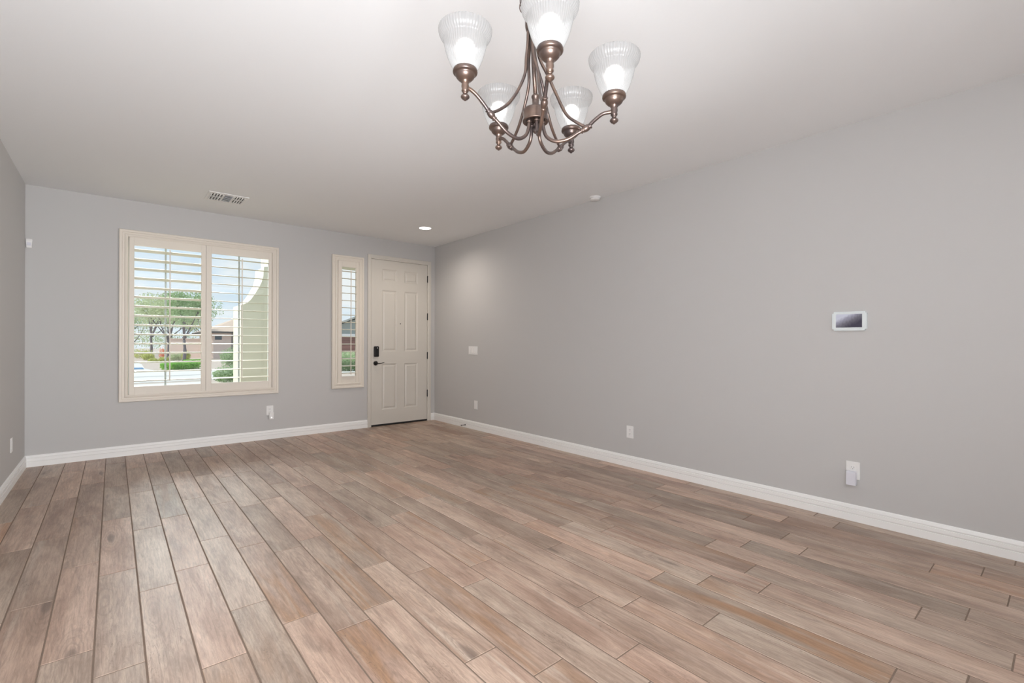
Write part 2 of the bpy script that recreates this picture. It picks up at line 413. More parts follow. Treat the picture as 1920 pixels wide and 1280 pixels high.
# (strip, plank): (heartwood strength, brightness)
SPECIAL = {(4, 2): (1, .5), (6, 2): (1, .45), (5, 1): (.95, .5), (7, 2): (.7, .45), (14, 0): (1, .35), (17, 2): (.9, .3), (15, 2): (.8, .3),
           (10, 2): (.7, .4), (13, 3): (.6, .3), (-2, 3): (.1, .0), (-1, 2): (.2, .5), (4, 1): (.0, .75), (19, 0): (.0, .1), (23, 0): (.3, .0),
           (18, 1): (.0, .3), (8, 1): (.9, .35), (-1, 4): (.1, .1), (-1, 3): (.5, .3), (1, 2): (0, .9), (2, 2): (0, .9), (2, 3): (0, .95),
           (3, 2): (.0, .9), (1, 3): (0, .8), (3, 3): (0, .9), (6, 1): (0, .9), (2, 1): (.45, .6), (0, 2): (.05, .5), (0, 1): (.0, .4), (1, 1): (0, .85)}
def build_floor():
    bm = bmesh.new(); uvl = bm.loops.layers.uv.new('plank'); cl = bm.loops.layers.float_color.new('plank_random')
    g = .0027
    rnd = random.Random(11)
    for k in range(-4, 26):
        xa = max(PX0+k*PW, XL); xb = min(PX0+(k+1)*PW, XR)
        if xb-xa < .004: continue
        for n in range(-6, 8):
            y0 = PH.get(k, .3)+n*PL_; y1 = y0+PL_
            a, b = max(y0, YR), min(y1, YB+.02)
            hw = rnd.random()**3.2*.75; brt = rnd.random(); r0, r1 = rnd.random(), rnd.random()
            if (k, n) in SPECIAL: hw, brt = SPECIAL[(k, n)]
            if b-a < .01: continue
            co = [(xa+g, a+g), (xb-g, a+g), (xb-g, b-g), (xa+g, b-g)]
            q = .0016
            ci = [(xa+g+q, a+g+q), (xb-g-q, a+g+q), (xb-g-q, b-g-q), (xa+g+q, b-g-q)]
            lo = [bm.verts.new((x, y, -.0018)) for x, y in co]; hi = [bm.verts.new((x, y, 0)) for x, y in ci]
            fs = [bm.faces.new(hi)] + [bm.faces.new((lo[i], lo[(i+1) % 4], hi[(i+1) % 4], hi[i])) for i in range(4)]
            for f in fs:
                for lp in f.loops:
                    lp[uvl].uv = (lp.vert.co.y-y0, lp.vert.co.x-(PX0+k*PW)); lp[cl] = (r0, r1, hw, brt)
    v = [bm.verts.new(c) for c in ((XL-.01, YR-.01, -.0016), (XR+.01, YR-.01, -.0016), (XR+.01, YB+.03, -.0016), (XL-.01, YB+.03, -.0016))]
    f = bm.faces.new(v); f.material_index = 1
    me = bpy.data.meshes.new('floor'); bm.to_mesh(me); bm.free()
    link('floor', me, [M['floor'], M['grout']], kind='structure')
build_floor()
bm = bmesh.new(); box(bm, (XL-WT, YR-WT, GZ-.1), (XR+WT, YB+WT, -.004)); obj('floor_slab', bm, M['curb'], kind='structure')

# ------------------------------------------------------------------ ceiling and walls
bm = bmesh.new(); box(bm, (XL-WT, YR-WT, H), (XR+WT, YB+WT, H+.25)); obj('ceiling', bm, M['ceil'], kind='structure')
bm = bmesh.new(); box(bm, (XL-WT, YR, -.003), (XL, YB, H)); obj('wall_left', bm, M['wall'], kind='structure')
bm = bmesh.new(); box(bm, (XR, YR, -.003), (XR+WT, YB, H)); obj('wall_right', bm, M['wall'], kind='structure')
bm = bmesh.new(); box(bm, (XL-WT, YR-WT, -.003), (XR+WT, YR, H)); obj('wall_rear', bm, M['wall'], kind='structure')
W1 = (.105, 1.550, .62, 2.372); W2 = (2.350, 2.735, .62, 2.372); D1 = (2.83, 3.795, -.003, 2.465)
def build_back():
    bm = bmesh.new()
    xs = sorted({XL-WT, XR+WT, W1[0], W1[1], W2[0], W2[1], D1[0], D1[1]}); zs = sorted({-.003, W1[2], W1[3], D1[3], H})
    holes = (W1, W2, D1)
    for i in range(len(xs)-1):
        for j in range(len(zs)-1):
            cx, cz = (xs[i]+xs[i+1])/2, (zs[j]+zs[j+1])/2
            if any(h[0] < cx < h[1] and h[2] < cz < h[3] for h in holes): continue
            box(bm, (xs[i], YB, zs[j]), (xs[i+1], YB+WT, zs[j+1]))
    bmesh.ops.remove_doubles(bm, verts=bm.verts[:], dist=1e-5)
    # drop the inner duplicate faces between neighbouring blocks
    seen = {}
    for f in list(bm.faces):
        c = f.calc_center_median(); seen.setdefault((round(c.x, 3), round(c.y, 3), round(c.z, 3)), []).append(f)
    for fs in seen.values():
        if len(fs) > 1:
            for f in fs: bm.faces.remove(f)
    obj('wall_back', bm, M['wall'], kind='structure')
build_back()
BP = [(.015, 0), (.0145, .0465), (.0085, .0470), (.0145, .0570), (.0140, .0790), (.0075, .0795), (.0125, .0895), (.008, .107), (0, .112), (-.001, .112), (-.001, 0)]
bm = bmesh.new(); prism(bm, [(YB-p, z) for p, z in BP], 'x', XL, 2.797); obj('baseboard_back', bm, M['trim'], kind='structure')
bm = bmesh.new(); prism(bm, [(YB-p, z) for p, z in BP], 'x', 3.835, XR); obj('baseboard_back_corner', bm, M['trim'], kind='structure')
bm = bmesh.new(); prism(bm, [(XR-p, z) for p, z in BP], 'y', YR, YB); obj('baseboard_right', bm, M['trim'], kind='structure')
bm = bmesh.new(); prism(bm, [(XL+p, z) for p, z in BP], 'y', YR, YB); obj('baseboard_left', bm, M['trim'], kind='structure')

# ------------------------------------------------------------------ windows
def build_window(name, Wd, muntins, mullion):
    x0, x1, z0, z1 = Wd; yg = YB+.105
    root = bpy.data.objects.new(name, None); COL.objects.link(root); root['kind'] = 'structure'
    bm = bmesh.new(); t = .032
    for lo, hi in (((x0, z0), (x0+t, z1)), ((x1-t, z0), (x1, z1)), ((x0+t, z0), (x1-t, z0+t)), ((x0+t, z1-t), (x1-t, z1))):
        box(bm, (lo[0], yg-.03, lo[1]), (hi[0], yg+.03, hi[1]), .002)
    if mullion: box(bm, (mullion-.022, yg-.02, z0+t), (mullion+.022, yg+.02, z1-t), .002)
    obj('window_frame', bm, M['vinyl'], root)
    bm = bmesh.new(); box(bm, (x0+t-.005, yg-.002, z0+t-.005), (x1-t+.005, yg+.002, z1-t+.005)); obj('pane', bm, M['glass'], root)
    for mxx in muntins:
        bm = bmesh.new(); box(bm, (mxx-.009, yg+.004, z0+t), (mxx+.009, yg+.012, z1-t)); obj('muntin', bm, M['vinyl'], root)
build_window('window_1', W1, (.455, 1.190), .828)
build_window('window_2', W2, (), None)

# ------------------------------------------------------------------ plantation shutters
CP = [(0, .0), (0, .020), (.005, .027), (.024, .027), (.030, .019), (.046, .019), (.051, .027), (.066, .030), (.074, .026), (.078, .018), (.078, -.02)]
def louver(bm, x0, x1, yc, zc, ang, wdt=.112, th=.0105):
    ca, sa = math.cos(ang), math.sin(ang); n = 14; poly = []
    for k in range(n):
        a = 2*PI*k/n; u = wdt/2*math.cos(a); v = th/2*math.sin(a)
        # +u points into the room (towards -y); ang > 0 lifts the room edge
        poly.append((yc-(u*ca - v*sa), zc+(u*sa + v*ca)))
    prism(bm, poly, 'x', x0, x1)
def shutter(name, cas, panels, label):
    root = empty(name, ((cas[0]+cas[1])/2, YB, cas[2]), label, 'shutter')
    ox, oy, oz = root.location
    def off(bm):
        bmesh.ops.translate(bm, verts=bm.verts[:], vec=(-ox, -oy, -oz)); return bm
    bm = bmesh.new(); frame_sweep(bm, *cas, CP, YB); obj('frame', off(bm), M['cream'], root)
    yc = YB-.008
    for (px0, px1, pz0, pz1, lx0, lx1, lz0, lz1, ang, rod) in panels:
        bm = bmesh.new(); ya, yb_ = yc-.014, yc+.014
        box(bm, (px0, ya, pz0), (lx0, yb_, pz1), .002); box(bm, (lx1, ya, pz0), (px1, yb_, pz1), .002)
        box(bm, (lx0, ya, lz1), (lx1, yb_, pz1), .002); box(bm, (lx0, ya, pz0), (lx1, yb_, lz0), .002)
        pn = obj('shutter_panel', off(bm), M['cream'], root)
        for k in range(15):
            bm = bmesh.new(); louver(bm, lx0+.001, lx1-.001, yc, .794+.1012*k+.001, ang)
            obj('louver', off(bm), M['louver'], pn)
        bm = bmesh.new(); yr = yc-.0605*math.cos(ang)-.004; dz = .056*math.sin(ang)
        box(bm, (rod-.0055, yr-.006, .782+dz), (rod+.0055, yr+.005, 2.232+dz), .002)
        obj('tilt_rod', off(bm), M['cream'], pn)
    return root
s1 = shutter('window_shutter', (.045, 1.612, .576, 2.424),
        [(.130, .8265, .650, 2.349, .173, .781, .737, 2.262, math.radians(8.0), .482),
         (.8295, 1.531, .650, 2.349, .884, 1.494, .737, 2.262, math.radians(-3.5), 1.190)],
        'wide cream plantation shutter with two louvered panels, left of the front door')
s2 = shutter('window_shutter', (2.285, 2.737, .586, 2.430),
        [(2.366, 2.659, .650, 2.356, 2.420, 2.618, .750, 2.272, math.radians(-4.5), 2.528)],
        'tall narrow cream louvered shutter in the sidelight beside the front door')

# ------------------------------------------------------------------ front door
def build_door():
    root = bpy.data.objects.new('door_1', None); COL.objects.link(root); root.location = (3.31, YB, 0); root['kind'] = 'structure'
    T = Vector((-3.31, -YB, 0))
    def P(name, bm, m, par=root, **kw):
        bmesh.ops.translate(bm, verts=bm.verts[:], vec=T); return obj(name, bm, m, par, **kw)
    # casing and jamb
    cp = [(0, 0), (0, .012), (.006, .016), (.040, .016), (.046, .011), (.056, .010), (.060, .004), (.060, -.12)]
    bm = bmesh.new(); x0, x1, z1 = 2.796, 3.836, 2.497
    rings = []
    for s, p in cp:
        rings.append([bm.verts.new(c) for c in ((x0+s, YB-p, 0), (x0+s, YB-p, z1-s), (x1-s, YB-p, z1-s), (x1-s, YB-p, 0))])
    for a, b in zip(rings, rings[1:]):
        for k in range(3): bm.faces.new((a[k], a[k+1], b[k+1], b[k]))
    P('door_casing', bm, M['door'])
    # slab with six raised panels
    X0, X1, Z0, Z1 = 2.8595, 3.7725, .026, 2.4345; yf = YB+.002
    pans = [(xa, xb, za, zb) for (xa, xb) in ((3.020, 3.258), (3.381, 3.608)) for (za, zb) in ((2.124, 2.306), (1.090, 1.995), (.236, .910))]
    bm = bmesh.new()
    xs = sorted({X0, X1}|{p[i] for p in pans for i in (0, 1)}); zs = sorted({Z0, Z1}|{p[i] for p in pans for i in (2, 3)})
    for i in range(len(xs)-1):
        for j in range(len(zs)-1):
            a, b, c, d = xs[i], xs[i+1], zs[j], zs[j+1]
            isp = any(abs(a-p[0]) < 1e-6 and abs(b-p[1]) < 1e-6 and abs(c-p[2]) < 1e-6 and abs(d-p[3]) < 1e-6 for p in pans)
            rr = [(0, 0)] if not isp else [(0, 0), (.007, .004), (.014, .0095), (.024, .0105), (.038, .0035), (.044, .002)]
            rings = [[bm.verts.new((x, yf+dp, z)) for x, z in ((a+s, c+s), (b-s, c+s), (b-s, d-s), (a+s, d-s))] for s, dp in rr]
            for u, v in zip(rings, rings[1:]):
                for k in range(4): bm.faces.new((u[k], u[(k+1) % 4], v[(k+1) % 4], v[k]))
            bm.faces.new(rings[-1])
    bmesh.ops.remove_doubles(bm, verts=bm.verts[:], dist=1e-5)
    # back and edges
    v = [bm.verts.new(c) for c in ((X0, yf+.045, Z0), (X1, yf+.045, Z0), (X1, yf+.045, Z1), (X0, yf+.045, Z1), (X0, yf, Z0), (X1, yf, Z0), (X1, yf, Z1), (X0, yf, Z1))]
    bm.faces.new(v[:4])
    for k in range(4): bm.faces.new((v[k], v[(k+1) % 4], v[4+(k+1) % 4], v[4+k]))
    P('door_slab', bm, M['door'])
    bm = bmesh.new(); box(bm, (2.857, YB-.004, .002), (3.775, YB+.045, .0255), .002); P('door_sweep', bm, M['rubber'])
    bm = bmesh.new(); box(bm, (2.84, YB+.05, .0), (3.79, YB+.14, 2.46)); P('door_backing', bm, M['backing_eaveshade'])
    # keypad deadbolt
    bm = bmesh.new(); box(bm, (2.891, YB-.026, 1.014), (2.968, YB+.004, 1.168), .014, seg=4)
    k = P('door_lock', bm, M['black'], label='black keypad deadbolt')
    bm = bmesh.new(); lathe(bm, [(0, .0), (.007, 0), (.007, .004), (0, .004)], 16, (2.938, YB-.026, 1.143), rot=Matrix.Rotation(PI/2, 3, 'X'))
    P('thumb_light', bm, M['plastic'], k)
    # lever handle
    bm = bmesh.new(); R = Matrix.Rotation(PI/2, 3, 'X')
    lathe(bm, [(0, -.004), (.033, -.004), (.033, .004), (.029, .010), (.014, .014), (.011, .045), (0, .047)], 32, (2.923, YB, .921), rot=R)
    h = P('door_handle', bm, M['black'], label='black lever handle')
    bm = bmesh.new(); pts = spline([(2.915, YB-.045, .921), (2.945, YB-.048, .916), (2.985, YB-.046, .918), (3.018, YB-.042, .928), (3.040, YB-.040, .932)], 6)
    tube(bm, pts, [.009-.0055*i/(len(pts)-1) for i in range(len(pts))], 12); P('lever', bm, M['black'], h)
    bm = bmesh.new(); lathe(bm, [(0, 0), (.0085, 0), (.0085, .003), (.005, .004), (0, .003)], 20, (3.316, YB+.003, 1.506), rot=R); P('peephole', bm, M['black'])
    for z in (2.218, 1.630, 1.022, .432):
        bm = bmesh.new(); lathe(bm, [(0, -.058), (.003, -.056), (.0045, -.052), (.0065, -.050), (.0065, .050), (.0045, .052), (.003, .056), (0, .058)], 14, (3.775, YB-.009, z))
        box(bm, (3.771, YB-.006, z-.05), (3.784, YB+.002, z+.05)); P('hinge', bm, M['black'])
build_door()

# ------------------------------------------------------------------ chandelier
def build_chandelier():
    HX, HY = .968, 1.041; HZ = 1.880
    root = empty('chandelier', (HX, HY, 1.78), 'bronze five-arm chandelier with ribbed frosted glass shades hanging by a chain', 'chandelier')
    O = Vector((HX, HY, 1.78))
    def P(name, bm, m, par=root, **kw):
        bmesh.ops.translate(bm, verts=bm.verts[:], vec=-O); return obj(name, bm, m, par, **kw)
    B = M['bronze']
    # hub
    bm = bmesh.new()
    lathe(bm, [(0, .006), (.030, .006), (.0355, .0), (.0385, .001), (.039, .004), (.0375, .007), (.0372, .029), (.0385, .033), (.036, .037), (.026, .041),
               (.014, .044), (.0125, .048), (.010, .050), (.010, .072), (.0125, .074), (.0125, .079), (.009, .081), (.0075, .083), (0, .083)], 48, (HX, HY, HZ))
    hub = P('hub', bm, B)
    bm = bmesh.new(); lathe(bm, [(0, -.034), (.004, -.033), (.0075, -.028), (.0085, -.022), (.006, -.016), (.0045, -.012), (.008, -.009), (.008, -.004), (.005, 0), (.005, .008)], 24, (HX, HY, HZ))
    P('finial', bm, B, hub)
    # centre rod up to the top body, leaning very slightly
    top = Vector((HX-.013*RT.x, HY-.013*RT.y, 2.144))
    bm = bmesh.new(); tube(bm, [Vector((HX, HY, HZ+.075)), top+Vector((0, 0, .02))], .0062, 14); P('centre_rod', bm, B)
    bm = bmesh.new()
    lathe(bm, [(0, -.002), (.010, -.002), (.013, .004), (.0165, .012), (.019, .022), (.0195, .040), (.017, .050), (.011, .056), (.006, .060), (.0055, .066), (0, .068)], 32, top)
    ring = [top+Vector((.009*math.cos(a)*RT.x, .009*math.cos(a)*RT.y, .076+.010*math.sin(a))) for a in [2*PI*i/20 for i in range(20)]]
    tube(bm, ring, .0018, 8, closed=True)
    P('top_cap', bm, B)
    cups = [((.741, 1.082), 1.961), ((.842, .853), 1.953), ((1.112, .861), 1.930), ((1.224, 1.133), 1.958), ((1.024, 1.289), 1.963)]
    for (cx, cy), cz in cups:
        d = Vector((cx-HX, cy-HY, 0)); Rr = d.length; d.normalize(); s = Rr/.233; dz = cz-1.961
        def q(r, z): return Vector((HX, HY, 0)) + d*r + Vector((0, 0, z))
        # lower arm: leaves the hub downwards, sweeps out and up to the ball joint, then over into the socket stem
        jr, jz = .152*s, 1.868+dz*.6
        lower = spline([q(.022, HZ+.006), q(.0235, HZ-.018), q(.034, HZ-.046), q(.062*s, HZ-.062), q(.098*s, HZ-.052+dz*.2), q(.128*s, HZ-.030+dz*.4), q(jr, jz), q(.178*s, jz+.026+dz*.1),
                        q(.200*s, jz+.044+dz*.2), q(.218*s, cz-.040), q(Rr, cz-.038)], 7)
        bm = bmesh.new(); tube(bm, lower, .0053, 14)
        lathe(bm, [(.0053, -.004), (.0075, -.004), (.0075, .002), (.0053, .003)], 18, q(.0225, HZ-.002)); arm = P('arm', bm, B)
        # ball joint with two small rings, aligned with the arm
        tdir = (q(.178*s, jz+.026)-q(.128*s, HZ-.030)).normalized(); Rm = tdir.to_track_quat('Z', 'Y').to_matrix()
        bm = bmesh.new()
        lathe(bm, [(.0053, -.018), (.0078, -.0175), (.0078, -.0145), (.0062, -.013), (.0082, -.009), (.0098, -.003), (.0100, .001), (.0088, .007), (.0066, .011), (.0082, .0125), (.0082, .0155), (.0053, .016)], 24, q(jr, jz), rot=Rm)
        P('joint', bm, B, arm)
        # upper strut from the joint up to the top body
        tt = Vector((top.x, top.y, 0))-Vector((HX, HY, 0))
        st = spline([q(jr-.002, jz+.004), q(.122*s, jz+.021), q(.092*s, jz+.048), q(.062*s, 1.960), q(.038*s, 2.015), q(.023*s, 2.065)+tt*.7, q(.0145, 2.110)+tt*.9, q(.0115, 2.150)+tt], 8)
        bm = bmesh.new(); tube(bm, st, .0046, 12); P('strut', bm, B)
        # socket stem, bowl and gallery ring
        bm = bmesh.new(); c = Vector((cx, cy, cz))
        lathe(bm, [(0, -.057), (.0058, -.057), (.007, -.053), (.0055, -.051), (.0095, -.050), (.0100, -.047), (.0088, -.044), (.0102, -.038), (.0102, -.033), (.0088, -.028), (.0108, -.026), (.0108, -.023),
                   (.013, -.021), (.019, -.018), (.0245, -.012), (.0268, -.006), (.0272, -.003), (.0300, -.0025), (.0335, .000), (.0343, .003), (.0335, .008), (.0312, .0115), (.029, .012), (.028, .008), (.010, .004), (0, .004)], 40, c)
        cup = P('socket_cup', bm, B)
        bm = bmesh.new(); lathe(bm, [(0, -.0755), (.003, -.0752), (.0045, -.0725), (.009, -.0705), (.0118, -.067), (.0122, -.0645), (.0105, -.061), (.0068, -.0585), (.0055, -.056), (0, -.055)], 28, c)
        P('finial', bm, B, cup)
        # fluted bell shade
        bm = bmesh.new()
        prof = [(.0285, .004), (.0300, .008), (.0335, .014), (.0378, .022), (.0420, .031), (.0462, .041), (.0500, .052), (.0533, .063), (.0558, .074), (.0574, .083), (.0580, .0885), (.0592, .0912),
                (.0628, .0938), (.0668, .0982), (.0698, .1042), (.0716, .1110), (.0722, .118), (.0714, .1205)]
        lathe(bm, prof, 216, c, rib=.0019, nrib=54)
        sh = P('lamp_shade', bm, M['shade'], label='ribbed frosted glass bell shade')
        bm = bmesh.new(); lathe(bm, [(0, .006), (.009, .007), (.010, .030), (.0125, .040), (.020, .050), (.0245, .062), (.0245, .071), (.0195, .082), (.011, .089), (0, .091)], 20, c)
        P('light_bulb', bm, M['bulb'], sh)
    # chain of links up to the ceiling canopy
    x0 = HX-.044*RT.x; y0 = HY-.044*RT.y
    cbm = bmesh.new(); z = 2.226; k = 0; base = Vector((x0, y0, 0))
    while z < H-.045:
        axis = RT if k % 2 == 0 else FH
        sw = -.0045*math.sin(min(1, (z-2.226)/.5)*PI)
        ctr = base + Vector((sw, 0, z))
        if k == 0: ctr += RT*.004
        pts = []
        for i in range(20):
            a = 2*PI*i/20; pts.append(ctr + axis*(.0085*math.cos(a)) + UP*(.0165*math.sin(a)))
        tube(cbm, pts, .0016, 8, closed=True); z += .0285; k += 1
    P('chain', cbm, B)
    bm = bmesh.new(); pts = spline([top+Vector((0, 0, .066)), top-RT*.010+Vector((0, 0, .074)), base+RT*.006+Vector((0, 0, 2.222)), base-RT*.004+Vector((0, 0, 2.250)), base+RT*.003+Vector((0, 0, 2.40)), base+Vector((0, 0, 2.70))], 8)
    tube(bm, pts, .0011, 6); P('wire', bm, B)
    bm = bmesh.new(); lathe(bm, [(0, -.045), (.012, -.044), (.020, -.036), (.050, -.022), (.062, -.006), (.064, 0), (0, 0)], 40, (x0, y0, H)); P('ceiling_canopy', bm, B)
build_chandelier()

# ------------------------------------------------------------------ ceiling fittings
def part_builder(root):
    T = -Vector(root.location)
    def P(name, bm, m, par=root, **kw):
        bmesh.ops.translate(bm, verts=bm.verts[:], vec=T); return obj(name, bm, m, par, **kw)
    return P
vent = empty('ceiling_vent', (.915, 5.775, H), 'square white ceiling register with slots on both sides above the shuttered window', 'vent')
P = part_builder(vent)
bm = bmesh.new(); x0, x1, y0, y1 = .735, 1.095, 5.600, 5.950; zz = H
for a, b, c, d in ((x0, y0, x1, y0+.045), (x0, y1-.045, x1, y1), (x0, y0+.045, x0+.03, y1-.045), (x1-.03, y0+.045, x1, y1-.045)):
    box(bm, (a, b, zz-.007), (c, d, zz), .002)
for a, b in ((.868, .884), (.956, .972)): box(bm, (a, y0+.045, zz-.006), (b, y1-.045, zz))
for a, b in ((.765, .868), (.972, 1.065)): box(bm, (a, 5.768, zz-.006), (b, 5.786, zz))
P('register_frame', bm, M['plastic'])
bm = bmesh.new()
for a, b in ((.765, .868), (.972, 1.065)):
    n = 4; w_ = (b-a)/n; sg = -1 if a < .9 else 1
    for k in range(n+1):
        box(bm, (a+k*w_-.0055, y0+.045, zz-.012), (a+k*w_+.0055, y1-.045, zz-.001), rot=Matrix.Rotation(sg*.35, 3, 'Y'))
P('fins', bm, M['plastic'])
bm = bmesh.new()
for k in range(7):
    yy = 5.652+k*.041; box(bm, (.884, yy-.016, zz-.008), (.956, yy+.016, zz-.004), rot=Matrix.Rotation(.30, 3, 'X'))
P('centre_louvers', bm, M['ventgrey'])
bm = bmesh.new(); box(bm, (x0+.03, y0+.045, zz-.0008), (x1-.03, y1-.045, zz-.0002)); P('duct_shade', bm, M['sheet'])  # flat dark sheet stands in for the shade inside the duct

can = empty('recessed_light', (3.165, 5.548, H), 'small round lit recessed ceiling light in front of the front door', 'ceiling light')
P = part_builder(can)
bm = bmesh.new(); lathe(bm, [(.092, 0), (.092, -.004), (.084, -.006), (.076, -.003), (.074, 0)], 48, (3.165, 5.548, H)); P('trim_ring', bm, M['plastic'])
bm = bmesh.new(); lathe(bm, [(.0755, -.0015), (.05, -.004), (0, -.005)], 48, (3.165, 5.548, H)); P('lens', bm, M['can'])
cl_ = light('recessed_lamp', 'SPOT', (3.165, 5.548, H-.012), (0, 0, 0), 64, (1, .90, .80)); cl_.data.spot_size = 2.9; cl_.data.spot_blend = 1.0; cl_.data.shadow_soft_size = .07

det = empty('smoke_detector', (3.842, 3.215, H), 'round white detector on the ceiling edge above the long right wall', 'smoke detector')
P = part_builder(det)
bm = bmesh.new(); lathe(bm, [(.060, 0), (.061, -.008), (.055, -.012), (.054, -.022), (.046, -.031), (.020, -.034), (0, -.034)], 40, (3.842, 3.215, H)); P('housing', bm, M['plastic'])
bm = bmesh.new(); lathe(bm, [(.0555, -.013), (.0562, -.015), (.0555, -.019), (.053, -.020)], 40, (3.842, 3.215, H)); P('vent_slot', bm, M['ventgrey'])

# ------------------------------------------------------------------ wall fittings
def rbox(bm, u0, u1, z0, z1, d0, d1, wall, r=.003, mi=0, seg=3):
    if wall == 'right': box(bm, (XR-d1, u0, z0), (XR-d0, u1, z1), r, mi, seg)
    elif wall == 'left': box(bm, (XL+d0, u0, z0), (XL+d1, u1, z1), r, mi, seg)
    else: box(bm, (u0, YB-d1, z0), (u1, YB-d0, z1), r, mi, seg)
def at(u, z, wall):
    return {'right': (XR, u, z), 'left': (XL, u, z), 'back': (u, YB, z)}[wall]
def outlet(name, u, z, wall, label, hw=.040, style='duplex'):
    o = empty(name, at(u, z, wall), label, 'outlet'); P = part_builder(o)
    bm = bmesh.new(); rbox(bm, u-hw, u+hw, z-.060, z+.060, 0, .006, wall); P('cover_plate', bm, M['plastic'])
    if style == 'duplex':
        for dz in (.020, -.020):
            bm = bmesh.new(); rbox(bm, u-.0165, u+.0165, z+dz-.014, z+dz+.014, .004, .0085, wall, .002); r = P('receptacle', bm, M['plastic'])
            bm = bmesh.new()
            for du, h in ((-.0063, .0045), (.0063, .0038)): rbox(bm, u+du-.0009, u+du+.0009, z+dz+.003-h, z+dz+.003+h, .008, .009, wall, 0)
            rbox(bm, u-.0022, u+.0022, z+dz-.0105, z+dz-.0065, .008, .009, wall, 0); P('slots', bm, M['slot'], r)
    else:
        bm = bmesh.new(); rbox(bm, u-.0165, u+.0165, z-.033, z+.033, .004, .0085, wall, .002); P('insert', bm, M['plastic'])
    return o
outlet('power_outlet', 2.818, .345, 'right', 'white duplex outlet low in the middle of the long right wall')
outlet('wall_plate', 5.413, .349, 'right', 'white low wall plate beneath the light switches near the door', style='decora')
outlet('power_outlet', .977, .348, 'right', 'white outlet at the near end of the right wall holding a plug-in device')
outlet('power_outlet', 1.516, .360, 'back', 'white outlet below the right end of the wide shuttered window')
outlet('power_outlet', 5.745, .350, 'left', 'white outlet seen edge-on at the far left wall', style='decora')

d = empty('plug_in_adapter', (XR, .982, .300), 'white plug-in adapter in the lower socket beneath the wall touchscreen', 'adapter'); P = part_builder(d)
bm = bmesh.new(); rbox(bm, .953, 1.010, .250, .345, .0095, .040, 'right', .004); P('body', bm, M['lilac'])
bm = bmesh.new(); rbox(bm, .968, .995, .320, .336, .006, .0095, 'right', .001); P('prongs', bm, M['lilac'])
d = empty('night_light', (1.530, YB, .29), 'small white plug-in night light with a glowing dot, below the wide window', 'night light'); P = part_builder(d)
bm = bmesh.new(); rbox(bm, 1.503, 1.555, .250, .338, .0095, .034, 'back', .005); P('body', bm, M['plastic'])
bm = bmesh.new(); lathe(bm, [(0, .003), (.005, .0025), (.0065, 0), (0, 0)], 18, (1.529, YB-.034, .273), rot=Matrix.Rotation(PI/2, 3, 'X')); P('led', bm, M['led'])

# four-gang switch
sw = empty('light_switch', (XR, 5.486, 1.113), 'wide white four-rocker light switch on the right wall near the door', 'light switch'); P = part_builder(sw)
bm = bmesh.new(); rbox(bm, 5.378, 5.594, 1.055, 1.172, 0, .006, 'right', .003); P('cover_plate', bm, M['plastic'])
for k in range(4):
    c = 5.486+(k-1.5)*.0465
    bm = bmesh.new(); box(bm, (XR-.0095, c-.0160, 1.081), (XR-.004, c+.0160, 1.146), .0015, rot=Matrix.Rotation(.05, 3, 'Y')); P('rocker', bm, M['plastic'])

# touchscreen panel
def screen_mat():
    m, nt, out = new_mat('touchscreen_gradient')
    tc = N(nt, 'ShaderNodeTexCoord'); s = N(nt, 'ShaderNodeSeparateXYZ'); L(nt, tc, 'Generated', s, 0)
    # Generated: y runs from the near edge (right in view) to the far edge (left in view), z up
    mp = N(nt, 'ShaderNodeMapping'); mp.inputs['Scale'].default_value = (1, 9, 3); L(nt, tc, 'Generated', mp, 0)
    nz = N(nt, 'ShaderNodeTexNoise'); nz.inputs['Scale'].default_value = 1.6; nz.inputs['Detail'].default_value = 5; L(nt, mp, 0, nz, 'Vector')
    # brighter towards the upper left
    a = N(nt, 'ShaderNodeMath', operation='MULTIPLY_ADD'); L(nt, s, 1, a, 0); a.inputs[1].default_value = .9; L(nt, s, 2, a, 2)
    b = N(nt, 'ShaderNodeMath', operation='MULTIPLY_ADD'); L(nt, nz, 0, b, 0); b.inputs[1].default_value = .35; L(nt, a, 0, b, 2)
    cr = N(nt, 'ShaderNodeValToRGB'); e = cr.color_ramp.elements
    e[0].position = .42; e[0].color = (.05, .045, .07, 1); e[1].position = 1.0; e[1].color = (.55, .55, .64, 1)
    n1 = e.new(.66); n1.color = (.15, .14, .17, 1); n2 = e.new(.86); n2.color = (.32, .31, .38, 1)
    h = N(nt, 'ShaderNodeMath', operation='MULTIPLY'); L(nt, b, 0, h, 0); h.inputs[1].default_value = .62; L(nt, h, 0, cr, 0)
    em = N(nt, 'ShaderNodeEmission'); em.inputs[1].default_value = .9; L(nt, cr, 0, em, 0)
    g = N(nt, 'ShaderNodeBsdfGlossy'); g.inputs['Roughness'].default_value = .08
    ms = N(nt, 'ShaderNodeMixShader'); ms.inputs[0].default_value = .05; L(nt, em, 0, ms, 1); L(nt, g, 0, ms, 2); L(nt, ms, 0, out, 0)
    return m
ts = empty('wall_touchscreen', (XR, .999, 1.377), 'white wall-mounted touchscreen control panel with a dark gradient on screen', 'touchscreen'); P = part_builder(ts)
bm = bmesh.new(); t = bmesh.new(); bmesh.ops.create_cube(t, size=1)
for v in t.verts: v.co = Vector((v.co.x*.020, v.co.y*.203, v.co.z*.132))
bmesh.ops.bevel(t, geom=[e for e in t.edges if abs(e.verts[0].co.x-e.verts[1].co.x) > .01], offset=.011, segments=5, affect='EDGES')
bmesh.ops.bevel(t, geom=[e for e in t.edges if e.verts[0].co.x < -.0099 and e.verts[1].co.x < -.0099], offset=.003, segments=2, affect='EDGES')
for v in t.verts: v.co += Vector((XR-.010, .999, 1.377))
merge(bm, t); P('bezel', bm, M['bluewhite'])
